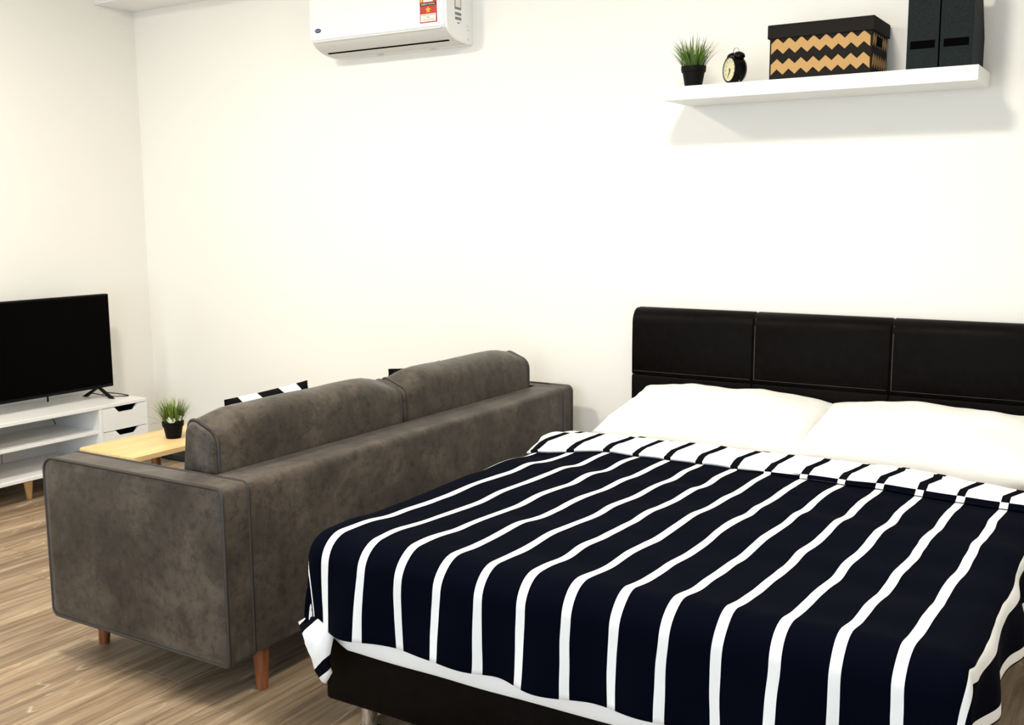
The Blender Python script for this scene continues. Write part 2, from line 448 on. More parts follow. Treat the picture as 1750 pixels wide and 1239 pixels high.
def back_cushion(ya, yb, seed):
    n = 9
    fb = 0.372
    end = rpoly([(-1.268, fb), (-1.100, fb), (-1.102, 0.742), (-1.218, 0.788)], (0.03, 0.03, 0.035, 0.042), n)
    mid = rpoly([(-1.290, fb), (-1.098, fb), (-1.098, 0.803), (-1.232, 0.805)], (0.03, 0.03, 0.088, 0.044), n)
    cx, cz = -1.185, 0.60
    L0 = yb-ya
    st_ = [0.0, 0.006, 0.014, 0.028, 0.05, 0.08, 0.12, 0.17]
    ys = [ya+e for e in st_]+[ya+0.17+(L0-0.34)*i/18 for i in range(1, 18)]+[yb-e for e in reversed(st_)]
    rings = []
    for y in ys:
        e = min(y-ya, yb-y); f_ = sstep(-0.02, 0.16, e)
        ins = 0.012*(1-sstep(0.0, 0.014, e))
        ring = []
        for (ex, ez), (mx_, mz) in zip(end, mid):
            px, pz = ex+(mx_-ex)*f_, ez+(mz-ez)*f_
            d = V((px-cx, 0, pz-cz)).normalized()
            wr_ = 0.005*noise.noise(V((px*5+seed, y*5, pz*5)))*f_
            crease = 0.003*math.sin(pz*38+px*70+seed*3)*math.exp(-(e-0.07)**2/0.003)*(1 if pz > .5 else 0)*(0.5+noise.noise(V((px*9, seed, pz*9))))
            p = V((px, y, pz))+d*(wr_-ins+crease)
            if p.z < 0.66: p.x = min(p.x, -1.098)
            ring.append(p)
        rings.append(ring)
    bm = bmesh.new(); add_loft(bm, rings)
    c = sfin('back_cushion', bm, 'leather', smooth=60)
    for k in (2, len(rings)-3):
        bm = bmesh.new()
        ctr = V((cx, rings[k][0].y, cz))
        add_tube(bm, [p + (p-ctr).normalized()*0.001 for p in rings[k]], 0.0045, 6, closed=True)
        sfin('piping', bm, 'piping', c)
back_cushion(-1.978, -1.094, 1.3)
back_cushion(-1.082, -0.206, 6.1)
for lx, ly in ((-0.985, -1.945), (-1.645, -1.975), (-0.985, -0.30), (-1.645, -0.30)):
    bm = bmesh.new()
    sx = 0.010 if lx > -1.3 else -0.010; syy = -0.008 if ly < -1 else 0.008
    add_tube(bm, [(lx, ly, 0.150), (lx+sx*.4, ly+syy*.4, 0.10), (lx+sx, ly+syy, 0.0)], 0.02, 16, taper=[0.026, 0.0235, 0.0165])
    sfin('leg', bm, 'wood_leg', smooth=60)

# ------------------------------------------------------------------ pillows
def pillow_mesh(wx, wy, th, seed=0.0, nx=36, ny=28, wr=0.01, corner=0.55, flat=0.55, pull=1.0):
    """pillow lying flat, centred, size wx*wy*th"""
    bm = bmesh.new(); idx = {}
    for side in (1, -1):
        for i in range(nx+1):
            for j in range(ny+1):
                a = -1+2*i/nx; b = -1+2*j/ny
                edge = (i in (0, nx)) or (j in (0, ny))
                if side == -1 and edge: idx[(side, i, j)] = idx[(1, i, j)]; continue
                # pull the middle of each edge in, so that the corners stand out
                px = a*wx/2*(1-0.055*pull*(1-b*b)*abs(a)**3); py = b*wy/2*(1-0.07*pull*(1-a*a)*abs(b)**3)
                h = ((1-abs(a)**2.6)*(1-abs(b)**2.6))**flat
                z = side*th/2*h
                if not edge:
                    z += wr*h*noise.noise(V((px*6+seed, py*6, side*3+seed)))
                    r_ = (1-h)
                    z += wr*0.7*r_*noise.noise(V((px*17+seed, py*17, side*5)))
                idx[(side, i, j)] = bm.verts.new((px, py, z))
    for side in (1, -1):
        for i in range(nx):
            for j in range(ny):
                q = [idx[(side, i, j)], idx[(side, i+1, j)], idx[(side, i+1, j+1)], idx[(side, i, j+1)]]
                if side == -1: q.reverse()
                bm.faces.new(q)
    return bm
def throw_pillow(name, mat, loc, rot, size, label, seed, stripes=0, pull=1.0):
    bm = pillow_mesh(size, size, 0.13, seed, 24, 24, 0.006, flat=0.5, pull=pull)
    us = [(v.co.x/size*stripes) for v in bm.verts]
    o = finish(name, bm, mat, None, 180)
    set_uv(o.data, lambda i: (us[i], 0))
    o.rotation_euler = rot; o.location = loc
    tag(o, label, 'cushion')
    if stripes: return o
    bm = bmesh.new()
    h = size/2
    pts = []
    for k in range(4):
        for q in range(12):
            s_ = -1+2*q/12
            c = 1-0.07*(1-s_*s_)
            pts.append([(s_*h, -h*c, 0), (h*c, s_*h, 0), (-s_*h, h*c, 0), (-h*c, -s_*h, 0)][k])
    add_tube(bm, pts, 0.004, 6, closed=True)
    finish('seam_piping', bm, 'throw_black', o, 60)
    return o
throw_pillow('throw_pillow', 'throw_stripe', (-1.368, -1.490, 0.592), (R(90), R(-1.5), R(90)), 0.39,
             'black and white striped throw pillow leaning on the sofa back cushion', 2.2, 2.1, 0.25)
throw_pillow('throw_pillow', 'throw_black', (-1.368, -0.675, 0.598), (R(90), R(1.5), R(90)), 0.335,
             'plain black throw pillow leaning on the sofa back cushion', 4.4)

# ------------------------------------------------------------------ bed
bed = tag(empty('bed', (0.115, -1.05, 0)), 'black leather double bed with padded seamed headboard and chrome legs', 'bed')
BO = V(bed.location)
def bfin(name, bm, mat, parent=None, smooth=40):
    bm.transform(Matrix.Translation(-BO))
    o = finish(name, bm, mat, None, smooth); o.parent = parent or bed
    return o
HX, HPW, HT, HZ, HS = -0.677, 0.518, 0.090, 0.983, 0.704
bm = bmesh.new(); add_box(bm, HX+0.006, HX+3*HPW-0.006, -0.075, -0.004, 0.0, HZ-0.02, 0.01)
hb = bfin('headboard', bm, 'bed_leather')
for c in range(3):
    x0, x1 = HX+c*HPW, HX+(c+1)*HPW
    for rowi in range(2):
        if rowi == 0:   # upper, rolled over the top
            prof = [(-0.002, HS+.002), (-0.002, HZ-0.012)]
            for i in range(9):
                a = R(90*i/8); prof.append((-0.030-0.0*i - 0.058*math.sin(a), HZ-0.060+0.060*math.cos(a)))
            prof[2] = (-0.030, HZ)
            prof += [(-0.0905, 0.82), (-0.0895, HS+0.012), (-0.0855, HS+0.0015)]
        else:
            prof = [(-0.002, 0.02), (-0.002, HS-.002), (-0.0855, HS-0.0015), (-0.0895, HS-0.012), (-0.0895, 0.04), (-0.086, 0.02)]
        def ring(xx, k): return [V((xx, -0.045+(py+0.045)*k, pz if pz < HZ-.1 or k == 1 else pz-0.003)) for py, pz in prof]
        e0 = 0.012 if c == 0 else 0.006
        e1 = 0.012 if c == 2 else 0.006
        bm = bmesh.new()
        add_loft(bm, [ring(x0+0.0004, 0.93), ring(x0+e0*.4, 0.985), ring(x0+e0, 1), ring(x1-e1, 1), ring(x1-e1*.4, 0.985), ring(x1-0.0004, 0.93)])
        p_ = bfin('panel', bm, 'bed_leather', hb, 50)
        # light stitching next to the seams
        bm = bmesh.new()
        if rowi == 0:
            add_tube(bm, [(x0+0.009, -0.0903, HS+0.016), (x1-0.009, -0.0903, HS+0.016)], 0.0004, 4)
            if c > 0:
                add_tube(bm, [(x0+0.009, -0.0903, HS+0.016), (x0+0.009, -0.0908, 0.82), (x0+0.009, -0.0885, HZ-0.058), (x0+.009, -0.078, HZ-.025)], 0.0007, 4)
            bfin('stitching', bm, 'stitch', p_)
        else: bm.free()
BX0, BX1, BYF, FZ0, FZ1 = -0.634, 0.868, -2.055, 0.095, 0.275
def rail(name, *d):
    bm = bmesh.new(); add_box(bm, *d, 0.012, 3); return bfin(name, bm, 'bed_leather')
rail('foot_rail', BX0, BX1, BYF, BYF+0.055, FZ0, FZ1)
rail('side_rail', BX0, BX0+0.055, BYF+0.056, -0.092, FZ0, FZ1)
rail('side_rail', BX1-0.055, BX1, BYF+0.056, -0.092, FZ0, FZ1)
rail('slat_base', BX0+0.056, BX1-0.056, BYF+0.057, -0.093, FZ0+0.06, FZ1-0.025)
for lx, ly in ((-0.545, -1.985), (0.78, -1.985), (-0.545, -0.25), (0.78, -0.25)):
    bm = bmesh.new()
    add_lathe(bm, [(0.030, 0.0), (0.030, 0.012), (0.0225, 0.016), (0.0225, 0.12), (0.03, 0.125), (0.03, 0.158)], 24, Matrix.Translation((lx, ly, 0)))
    bfin('leg', bm, 'chrome', None, 40)

# mattress
bm = bmesh.new(); add_box(bm, BX0+0.012, BX1-0.012, BYF-0.003, -0.10, FZ1+0.001, 0.498, 0.035, 4)
mt = finish('mattress', bm, 'linen', None, 60)
tag(mt, 'white mattress lying in the black bed frame under the striped duvet', 'mattress')
# fitted sheet hem bulging out below the duvet at the foot
bm = bmesh.new(); rows = []
for i in range(61):
    t = i/60; xx = BX0+0.02+(BX1-BX0-0.04)*t
    wv = 0.007*noise.noise(V((xx*5, 1.7, 0))); hz = 0.006*noise.noise(V((xx*4, 9.2, 0)))
    end = 1-sstep(0.0, 0.05, min(t, 1-t))
    y = BYF-0.012-wv*0.6+end*0.01
    rows.append([V((xx, y+0.004, 0.40)), V((xx, y-0.006, 0.34)), V((xx, y-0.012, 0.30)), V((xx, y-0.010, 0.268+hz+end*0.02)), V((xx, y-0.002, 0.256+hz+end*0.03)), V((xx, y+0.008, 0.262+hz+end*.03))])
vr = [[bm.verts.new(p) for p in r_] for r_ in rows]
for a, b_ in zip(vr, vr[1:]):
    for j in range(5): bm.faces.new((a[j], a[j+1], b_[j+1], b_[j]))
sh = finish('sheet_hem', bm, 'linen', mt, 60)
sm = sh.modifiers.new('thickness', 'SOLIDIFY'); sm.thickness = 0.003; sm.offset = 0

# bed pillows
def bed_pillow(loc, rx, ry, rz, wx, wy, th, label, seed):
    bm = pillow_mesh(wx, wy, th, seed, 44, 30, 0.016, flat=0.40, pull=0.8)
    o = finish('bed_pillow', bm, 'pillow_cotton', None, 180)
    o.rotation_euler = (rx, ry, rz); o.location = loc
    tag(o, label, 'pillow'); return o
bed_pillow((-0.208, -0.346, 0.601), R(11), R(0), R(-0.5), 0.795, 0.50, 0.162,
           'plump white bed pillow beside the sofa end of the headboard', 3.3)
bed_pillow((0.546, -0.364, 0.603), R(11), R(0), R(-1.5), 0.785, 0.50, 0.162,
           'plump white bed pillow on the headboard side away from the sofa', 8.8)

# ------------------------------------------------------------------ duvet
def wob(xx, yy, s, seed): return noise.noise(V((xx*s+seed, yy*s-seed, seed*.37)))
EXL, EXR, EYF = -0.598, 0.905, -2.035
RAD = 0.075
def roll(mv, r):
    L_ = math.pi*r/2
    if mv < L_: return r*math.sin(mv/r), r*(1-math.cos(mv/r))
    return r+0.05*(mv-L_), r+(mv-L_)
def duvet_point(k, y):
    """k: stripe coordinate across, y: length along the bed (past EYF it hangs)"""
    t = (y+2.08)/(-0.93+2.08)
    t = max(-0.1, min(1.25, t))
    foot = -0.567+0.1160*k; head = -0.497+0.1127*k
    xx = foot+(head-foot)*t
    xx += 0.005*wob(xx*0.6, y, 5.5, 3.1) + 0.002*wob(xx, y, 15, 8.1)
    xx += 0.024*sstep(12.0, 13.3, k)*(1-max(0.0, t))
    dx = max(0.0, EXL-xx, xx-EXR); dy = max(0.0, EYF-y)
    sx = -1 if xx < EXL else 1
    bx = min(max(xx, EXL), EXR); by = max(y, EYF)
    z = 0.562
    z += 0.008*wob(bx*0.5, by, 4.0, 1.2) + 0.004*wob(bx, by, 9.0, 5.7) + 0.002*math.sin(by*24+bx*3+2*wob(bx, by, 2, 1))
    if dx == 0 and dy == 0: return V((bx, by, z))
    p = 5.0
    mv = (dx**p+dy**p)**(1/p); hl = math.hypot(dx, dy)
    ux, uy = dx/hl, dy/hl
    sw = sstep(0.25, 0.75, dx*dx/(dx*dx+dy*dy))       # 0 at the foot, 1 at the sides
    r = RAD*(1-sw)+(0.062 if sx < 0 else 0.050)*sw
    out, drop = roll(mv, r)
    hang = sstep(0.10, 0.32, mv)
    fold = hang*(0.014*math.sin((bx*(1-sw)+by*sw)*23+2.5*wob(bx, by, 3, 4))+0.012*wob(bx, by, 8, 2.2))
    if sw > 0 and sx > 0:
        hr = sstep(0.02, 0.16, mv)
        fold = fold*(1-sw)+sw*hr*(0.010*math.sin(by*19+3*wob(bx, by, 3, 4))+0.022*wob(bx, by, 7, 2.2))
        z += sw*hr*0.016*wob(bx, by, 6, 9.4)
        hang = hang*(1-sw)+hr*sw
    if sx < 0: out -= sw*0.18*max(0.0, mv-0.06)
    z -= drop
    z += hang*0.010*wob(bx, by, 7, 6.6)
    return V((bx+sx*ux*(out+fold), by-uy*(out+fold), z))
def fold_front(xx):
    return -0.905 - 0.10*sstep(-0.36, -0.62, xx) - 0.035*sstep(0.55, 0.9, xx) + 0.008*wob(xx, 0, 5, 2.4)
def fold_back(xx):
    return -0.655 - 0.03*sstep(-0.3, -0.6, xx) - 0.13*sstep(0.42, 0.95, xx)
KL, KR = -2.15, 14.13
YE = EYF-0.292
nk, ny = 190, 130
bm = bmesh.new(); vid = []; uvs = []
for i in range(nk+1):
    k = KL+(KR-KL)*i/nk; rowv = []
    yh = fold_back(-0.497+0.1127*k)-0.015
    for j in range(ny+1):
        y = yh+(YE-yh)*j/ny
        rowv.append(bm.verts.new(duvet_point(k, y))); uvs.append((k, y))
    vid.append(rowv)
bm.verts.index_update()
for i in range(nk):
    for j in range(ny):
        bm.faces.new((vid[i][j], vid[i+1][j], vid[i+1][j+1], vid[i][j+1]))
dv = finish('duvet', bm, ['duvet_front', 'duvet_back'], None, 180)
set_uv(dv.data, lambda i: uvs[i])
if sum(p.normal.z for p in dv.data.polygons) < 0: dv.data.flip_normals()
sm = dv.modifiers.new('thickness', 'SOLIDIFY'); sm.thickness = 0.014; sm.offset = -1.0
sm.material_offset = 1; sm.material_offset_rim = 0
tag(dv, 'navy duvet with thin white stripes and a white turned-back fold spread over the bed', 'duvet')

# turned-back fold: the reverse of the duvet
bm = bmesh.new(); vid = []; uvs = []
nf = 26
for i in range(nk+1):
    k = -1.2+(14.15+1.2)*i/nk; rowv = []
    x_mid = duvet_point(k, -0.85)
    for j in range(nf+1):
        t = j/nf
        yb, yf = fold_back(x_mid.x), fold_front(x_mid.x)
        y = yb+(yf-yb)*t
        # sideways step where the cloth is creased
        kk = k
        base = duvet_point(kk, y)
        lift = 0.014+0.016*math.sin(math.pi*min(1, t*1.0))*0.9
        lift += 0.010*sstep(0.40, 0.50, t)*(1-sstep(0.62, 0.75, t)) + 0.005*wob(base.x, y, 10, 4.1)
        if t < 0.16: lift = -0.034+(lift+0.034)*math.sin(t/0.16*math.pi/2)
        if t > 0.9: lift = lift - (lift-0.012)*sstep(0.9, 1.0, t)
        nrm = V((0, 0, 1))
        side = max(0.0, EXL-0.0-base.x, base.x-EXR)
        if side > 0: nrm = V(((-1 if base.x < 0 else 1)*min(1, side/0.05), 0, 1)).normalized()
        q = base + nrm*lift
        q.y = y
        rowv.append(bm.verts.new(q)); uvs.append((k-0.30*(1-sstep(0.60, 0.78, t))+0.08*wob(base.x, y, 9, 7.7), y))
    vid.append(rowv)
for i in range(nk):
    for j in range(nf):
        bm.faces.new((vid[i][j], vid[i+1][j], vid[i+1][j+1], vid[i][j+1]))
fo = finish('turned_fold', bm, 'duvet_back', dv, 180)
set_uv(fo.data, lambda i: uvs[i])
fo['label'] = 'white reverse with short navy stripes'
if sum(p.normal.z for p in fo.data.polygons) < 0: fo.data.flip_normals()
sm = fo.modifiers.new('thickness', 'SOLIDIFY'); sm.thickness = 0.010; sm.offset = -1.0
# navy hem lip under the fold
bm = bmesh.new(); vid = []; uvs = []
for i in range(nk+1):
    k = 5.0+(14.15-5.0)*i/nk; rowv = []
    xm = duvet_point(k, -0.9).x
    yf = fold_front(xm)
    drop = 0.026*sstep(0.25, 0.75, xm)
    for (dy, dz) in ((0.004, 0.014), (-0.002, 0.010), (-0.004-drop*.3, 0.003), (-0.004-drop*.6, -0.002)):
        b0 = duvet_point(k, yf+dy); q = b0+V((0, 0, -0.012*(1-sstep(0.05, 0.35, xm))+max(dz, 0.0025)+0.002)); q.y = yf+dy
        rowv.append(bm.verts.new(q)); uvs.append((k, dy))
    vid.append(rowv)
for i in range(nk):
    for j in range(3): bm.faces.new((vid[i][j], vid[i+1][j], vid[i+1][j+1], vid[i][j+1]))
hm = finish('fold_hem', bm, 'duvet_front', dv, 180); set_uv(hm.data, lambda i: uvs[i])

# corner of the duvet hanging down beside the foot, reverse side out
bm = bmesh.new()
outline = [(-0.683, 0.312), (-0.655, 0.330), (-0.612, 0.345), (-0.575, 0.330), (-0.549, 0.314),
           (-0.553, 0.275), (-0.556, 0.238), (-0.563, 0.205), (-0.573, 0.178), (-0.585, 0.182), (-0.612, 0.202),
           (-0.645, 0.228), (-0.653, 0.250), (-0.684, 0.262), (-0.662, 0.288)]
ctr = V((-0.605, -2.128, 0.275))
rings = []
for f_ in (1.0, 0.75, 0.5, 0.25):
    ring = []
    for ox, oz in outline:
        xx = ctr.x+(ox-ctr.x)*f_; zz = ctr.z+(oz-ctr.z)*f_
        yy = -2.116-0.018*(1-f_**2)+0.035*sstep(-0.60, -0.69, xx)+0.012*math.sin(zz*60+xx*30)*f_
        ring.append(V((xx, yy, zz)))
    rings.append(ring)
vr = [[bm.verts.new(p) for p in r_] for r_ in rings]
n_ = len(outline)
for a, b_ in zip(vr, vr[1:]):
    for j in range(n_): bm.faces.new((a[j], a[(j+1) % n_], b_[(j+1) % n_], b_[j]))
cv = bm.verts.new(ctr)
for j in range(n_): bm.faces.new((vr[-1][j], vr[-1][(j+1) % n_], cv))
bm.verts.index_update()
fl_uv = [((v.co.x+0.66)*0.70/0.116+(v.co.z-0.30)*-0.72/0.116+0.02, 0) for v in bm.verts]
fl = finish('corner_flap', bm, 'duvet_back', dv, 180); set_uv(fl.data, lambda i: fl_uv[i])
sm = fl.modifiers.new('thickness', 'SOLIDIFY'); sm.thickness = 0.006; sm.offset = 0
fl['label'] = 'white reverse corner with navy stripes'

# ------------------------------------------------------------------ tv stand
STX, STB, Y1, Y0 = -3.3968, XB+0.012, -0.378, -1.742
Z0, Z1 = 0.107, 0.4088
st = tag(empty('tv_stand', (-3.6, -1.06, 0)), 'low white media stand with open shelves and cut-out drawer handles on wooden legs', 'tv stand')
TO = V(st.location)
def tfin(name, bm, mat, parent=None, smooth=35):
    bm.transform(Matrix.Translation(-TO)); o = finish(name, bm, mat, None, smooth); o.parent = parent or st; return o
def tbox(name, mat, *d, bev=0.0015, parent=None):
    bm = bmesh.new(); add_box(bm, *d, bev, 1); return tfin(name, bm, mat, parent)
T = 0.018
tbox('top_board', 'white_lacquer', STB, STX, Y0, Y1, Z1-T, Z1)
tbox('bottom_board', 'white_lacquer', STB, STX-0.001, Y0, Y1, Z0, Z0+T)
D1, D2 = -0.653, -1.238
tbox('end_panel', 'white_lacquer', STB, STX-0.019, Y1-T, Y1, Z0+T, Z1-T)
tbox('end_panel', 'white_lacquer', STB, STX-0.001, Y0, Y0+T, Z0+T, Z1-T)
tbox('divider', 'white_lacquer', STB, STX-0.002, D1-T, D1, Z0+T, Z1-T)
tbox('divider', 'white_lacquer', STB, STX-0.002, D2-T, D2, Z0+T, Z1-T)
tbox('shelf_board', 'white_lacquer', STB+0.012, STX-0.02, D2, D1-T, 0.262, 0.278)
tbox('shelf_board', 'white_lacquer', STB+0.012, STX-0.02, Y0+T, D2-T, 0.262, 0.278)
tbox('back_board', 'white_lacquer', STB, STB+0.005, Y0+T, -0.985, Z0+T, Z1-T)
tbox('back_board', 'white_lacquer', STB, STB+0.005, -0.981, Y1-T, Z0+T, Z1-T)
# drawers with a cut-out grip in the top edge
def drawer(za, zb):
    ya, yb = D1+0.001, Y1
    c = (ya+yb)/2 + 0.008; hw = 0.075; dp = 0.030
    pts = [(ya, za), (yb, za), (yb, zb), (c+hw, zb), (c+hw-0.028, zb-dp), (c-hw+0.028, zb-dp), (c-hw, zb), (ya, zb)]
    bm = bmesh.new()
    add_prism(bm, [V((STX-0.018, py, pz)) for py, pz in pts], (0.018, 0, 0))
    d = tfin('drawer', bm, 'white_lacquer')
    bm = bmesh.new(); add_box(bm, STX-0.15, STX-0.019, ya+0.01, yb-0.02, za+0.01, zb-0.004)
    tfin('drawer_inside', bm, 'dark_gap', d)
drawer(0.268, Z1-T-0.003)
drawer(Z0+T+0.003, 0.2645)
for ly, lean in ((-0.52, 0.03), (-1.075, 0.03), (-1.60, -0.03)):
    for lx, sx in ((-3.425, -0.045), (-3.72, -0.02)):
        bm = bmesh.new()
        add_tube(bm, [(lx, ly, Z0+0.002), (lx+sx, ly+lean, 0.0)], 0.02, 14, taper=[0.022, 0.0125])
        tfin('leg', bm, 'pine', smooth=60)

# ------------------------------------------------------------------ tv
TX, TY1, TZ0, TZ1 = -3.5855, -0.4348, 0.4655, 0.9635
TY0 = TY1-0.90
tv = tag(empty('television', (TX, (TY0+TY1)/2, Z1)), 'black flat-screen television on splayed feet standing on the white stand', 'television')
VO = V(tv.location)
def vfin(name, bm, mat, smooth=35):
    bm.transform(Matrix.Translation(-VO)); o = finish(name, bm, mat, None, smooth); o.parent = tv; return o
bm = bmesh.new(); add_box(bm, TX-0.035, TX, TY0, TY1, TZ0, TZ1, 0.004, 2); vfin('frame', bm, 'black_plastic')
bm = bmesh.new(); add_box(bm, TX-0.075, TX-0.034, TY0+0.15, TY1-0.15, TZ0+0.03, TZ1-0.15, 0.012, 2); vfin('back_housing', bm, 'black_plastic')
bm = bmesh.new(); add_box(bm, TX-0.0005, TX+0.0012, TY0+0.008, TY1-0.008, TZ0+0.016, TZ1-0.008); vfin('screen', bm, 'screen')
for fy in (-0.515, TY0+0.08):
    bm = bmesh.new()
    for fx, fyy in ((TX+0.055, fy+0.022), (TX-0.13, fy-0.005)):
        add_prism(bm, [V((TX-0.012, fy-0.008, TZ0+0.004)), V((TX-0.030, fy-0.008, TZ0+0.004)),
                       V((fx-0.016, fyy-0.008, Z1+0.0012)), V((fx+0.016, fyy-0.008, Z1+0.0012))], (0, 0.016, 0))
    vfin('foot', bm, 'black_plastic')
bm = bmesh.new(); add_box(bm, TX-0.004, TX+0.002, -0.835, -0.826, TZ0-0.026, TZ0+0.002, 0.001, 1); vfin('receiver', bm, 'black_plastic')
# cords
def cord(name, pts, rad, label):
    cu = bpy.data.curves.new(name, 'CURVE'); cu.dimensions = '3D'; cu.bevel_depth = rad; cu.bevel_resolution = 2
    s = cu.splines.new('NURBS'); s.points.add(len(pts)-1); s.use_endpoint_u = True; s.order_u = 3
    for q, p in zip(s.points, pts): q.co = (*p, 1)
    o = bpy.data.objects.new(name, cu)
    COL.objects.link(o)
    dg = bpy.context.evaluated_depsgraph_get()
    me = bpy.data.meshes.new_from_object(o.evaluated_get(dg)); bpy.data.objects.remove(o)
    me.materials.append(M['black_plastic'])
    for f in me.polygons: f.use_smooth = True
    o = bpy.data.objects.new(name, me); COL.objects.link(o)
    tag(o, label, 'cord'); return o
zc = Z1+0.003
cord('power_cord', [(-3.64, -0.56, zc+.03), (-3.62, -0.52, zc+.02), (-3.66, -0.46, zc), (-3.70, -0.41, zc), (-3.71, -0.384, zc), (-3.62, -0.382, zc),
                    (-3.53, -0.386, zc), (-3.515, -0.40, zc), (-3.54, -0.43, zc), (-3.59, -0.46, zc), (-3.60, -0.50, zc+.008)], 0.0024,
     'thin black power cord looped on the stand beside the television foot')
cord('antenna_cord', [(-3.765, -0.735, 0.3895), (-3.762, -0.73, 0.36), (-3.760, -0.715, 0.335), (-3.750, -0.69, 0.300), (-3.750, -0.688, 0.281)], 0.0022,
     'thin black cord drooping inside the open bay of the white stand')

# ------------------------------------------------------------------ coffee table
ct = tag(empty('coffee_table', (-2.49, -0.82, 0)), 'narrow pale wooden coffee table standing between the sofa and the media stand', 'table')
CO = V(ct.location)
def cfin(name, bm, mat, smooth=40):
    bm.transform(Matrix.Translation(-CO)); o = finish(name, bm, mat, None, smooth); o.parent = ct; return o
bm = bmesh.new()
pr = rrect(-2.672, -2.308, -1.325, -0.32, (0.03, 0.03, 0.03, 0.03), 5)
add_prism(bm, [V((px, py, 0.380)) for px, py in pr], (0, 0, 0.020))
cfin('table_top', bm, 'table_wood')
for lx, ly, sx, sy in ((-2.41, -1.13, 0.03, -0.03), (-2.58, -1.13, -0.03, -0.03), (-2.41, -0.46, 0.03, 0.03), (-2.58, -0.46, -0.03, 0.03)):
    bm = bmesh.new(); add_tube(bm, [(lx, ly, 0.3795), (lx+sx, ly+sy, 0)], 0.02, 14, taper=[0.022, 0.013]); cfin('leg', bm, 'wood_leg', 60)
# low dark grey slab along the wall with a thin top layer
bm = bmesh.new(); add_box(bm, -3.62, -2.75, -0.135, -0.012, 0.0005, 0.027, 0.008, 3)
fm = finish('floor_piece', bm, 'slab_grey', None, 60, )
tag(fm, 'low dark slate grey slab lying along the wall behind the coffee table', 'mat')
bm = bmesh.new(); add_box(bm, -3.615, -2.755, -0.132, -0.016, 0.0268, 0.0285, 0.0006, 1)
finish('top_layer', bm, 'slab_grey', fm, 60)

# ------------------------------------------------------------------ potted grass
def potted_grass(loc, label, seed, tags=False, sc=1.0):
    rnd = random.Random(seed)
    o = tag(empty('potted_grass', loc), label, 'plant', 'small potted artificial grass plants')
    bm = bmesh.new()
    add_lathe(bm, [(0.030, 0.0), (0.0325, 0.002), (0.0415, 0.052), (0.0455, 0.053), (0.0475, 0.074), (0.044, 0.074), (0.042, 0.060), (0.010, 0.060)], 28)
    finish('pot', bm, 'black_plastic', o, 30)
    bm = bmesh.new(); uvs = []
    for b in range(190):
        a = rnd.uniform(0, 2*math.pi); rr = 0.036*math.sqrt(rnd.random())
        p0 = V((rr*math.cos(a), rr*math.sin(a), 0.058))
        outer = rr/0.036
        az = a+rnd.uniform(-0.5, 0.5)
        lean = rnd.uniform(0.05, 0.40)+0.55*outer*rnd.random()
        if rnd.random() < 0.14: lean += 0.5*outer
        L_ = rnd.uniform(0.085, 0.140)*(1.0-0.05*outer)
        wd = rnd.uniform(0.0016, 0.0034)
        dirh = V((math.cos(az), math.sin(az), 0)); sd = V((-math.sin(az), math.cos(az), 0))
        pts = []; p = p0.copy(); ang = lean*0.45
        ns = 5
        for i in range(ns+1):
            pts.append(p.copy()); ang += lean*1.1/ns
            p += (dirh*math.sin(ang)+V((0, 0, 1))*math.cos(ang))*L_/ns
        rv = rnd.random(); prev = None
        for i, q in enumerate(pts):
            t = i/ns; w_ = wd*(1-t**2.2)+0.0002
            cup = dirh*(-0.25*w_)
            tri = [bm.verts.new(q-sd*w_), bm.verts.new(q+cup), bm.verts.new(q+sd*w_)]
            uvs += [(rv, t)]*3
            if prev:
                for c in range(2): bm.faces.new((prev[c], prev[c+1], tri[c+1], tri[c]))
            prev = tri
    g = finish('grass_blades', bm, 'grass', o, 180); set_uv(g.data, lambda i: uvs[i]); g['kind'] = 'stuff'
    if tags:
        tc_, rg = V((0.77, -0.64, 0)), V((0.64, 0.77, 0))
        for (f_, q_, zz, s_, az, tl) in ((0.040, -0.008, 0.086, 0.017, R(50), R(42)), (0.030, 0.024, 0.094, 0.014, R(62), R(25))):
            cx, cy = (tc_*f_+rg*q_).xy
            t = bmesh.new(); add_box(t, -s_, s_, -0.0004, 0.0004, -s_*0.8, s_*0.8)
            mtx = Matrix.Translation((cx, cy, zz)) @ Matrix.Rotation(az, 4, 'Z') @ Matrix.Rotation(tl, 4, 'Y')
            t.transform(mtx); finish('paper_tag', t, 'paper', o, None)
    return o
SZ = 1.842
potted_grass((-0.372, -0.215, SZ), 'green artificial grass in a black pot beside the alarm clock on the wall shelf', 11)
potted_grass((-2.483, -0.971, 0.4005), 'green artificial grass in a black pot with paper tags on the coffee table', 23, True)

# ------------------------------------------------------------------ wall shelves
def wall_shelf(x0, x1, z0, label):
    o = tag(empty('wall_shelf', ((x0+x1)/2, -0.13, z0)), label, 'shelf')
    bm = bmesh.new(); add_box(bm, x0, x1, -0.26, -0.0015, z0, z0+0.05, 0.0012, 1)
    bm.transform(Matrix.Translation(-V(o.location)))
    finish('board', bm, 'white_lacquer', o)
    bm = bmesh.new(); add_box(bm, x0+0.02, x1-0.02, -0.004, -0.0002, z0+0.012, z0+0.038)
    bm.transform(Matrix.Translation(-V(o.location)))
    finish('bracket', bm, 'grey_plastic', o)
wall_shelf(-0.469, 0.631, 1.7917, 'thick white floating wall shelf above the bed holding boxes and a clock')
wall_shelf(XB+0.002, XB+1.10, 2.498, 'empty-looking white floating wall shelf high in the corner above the television')

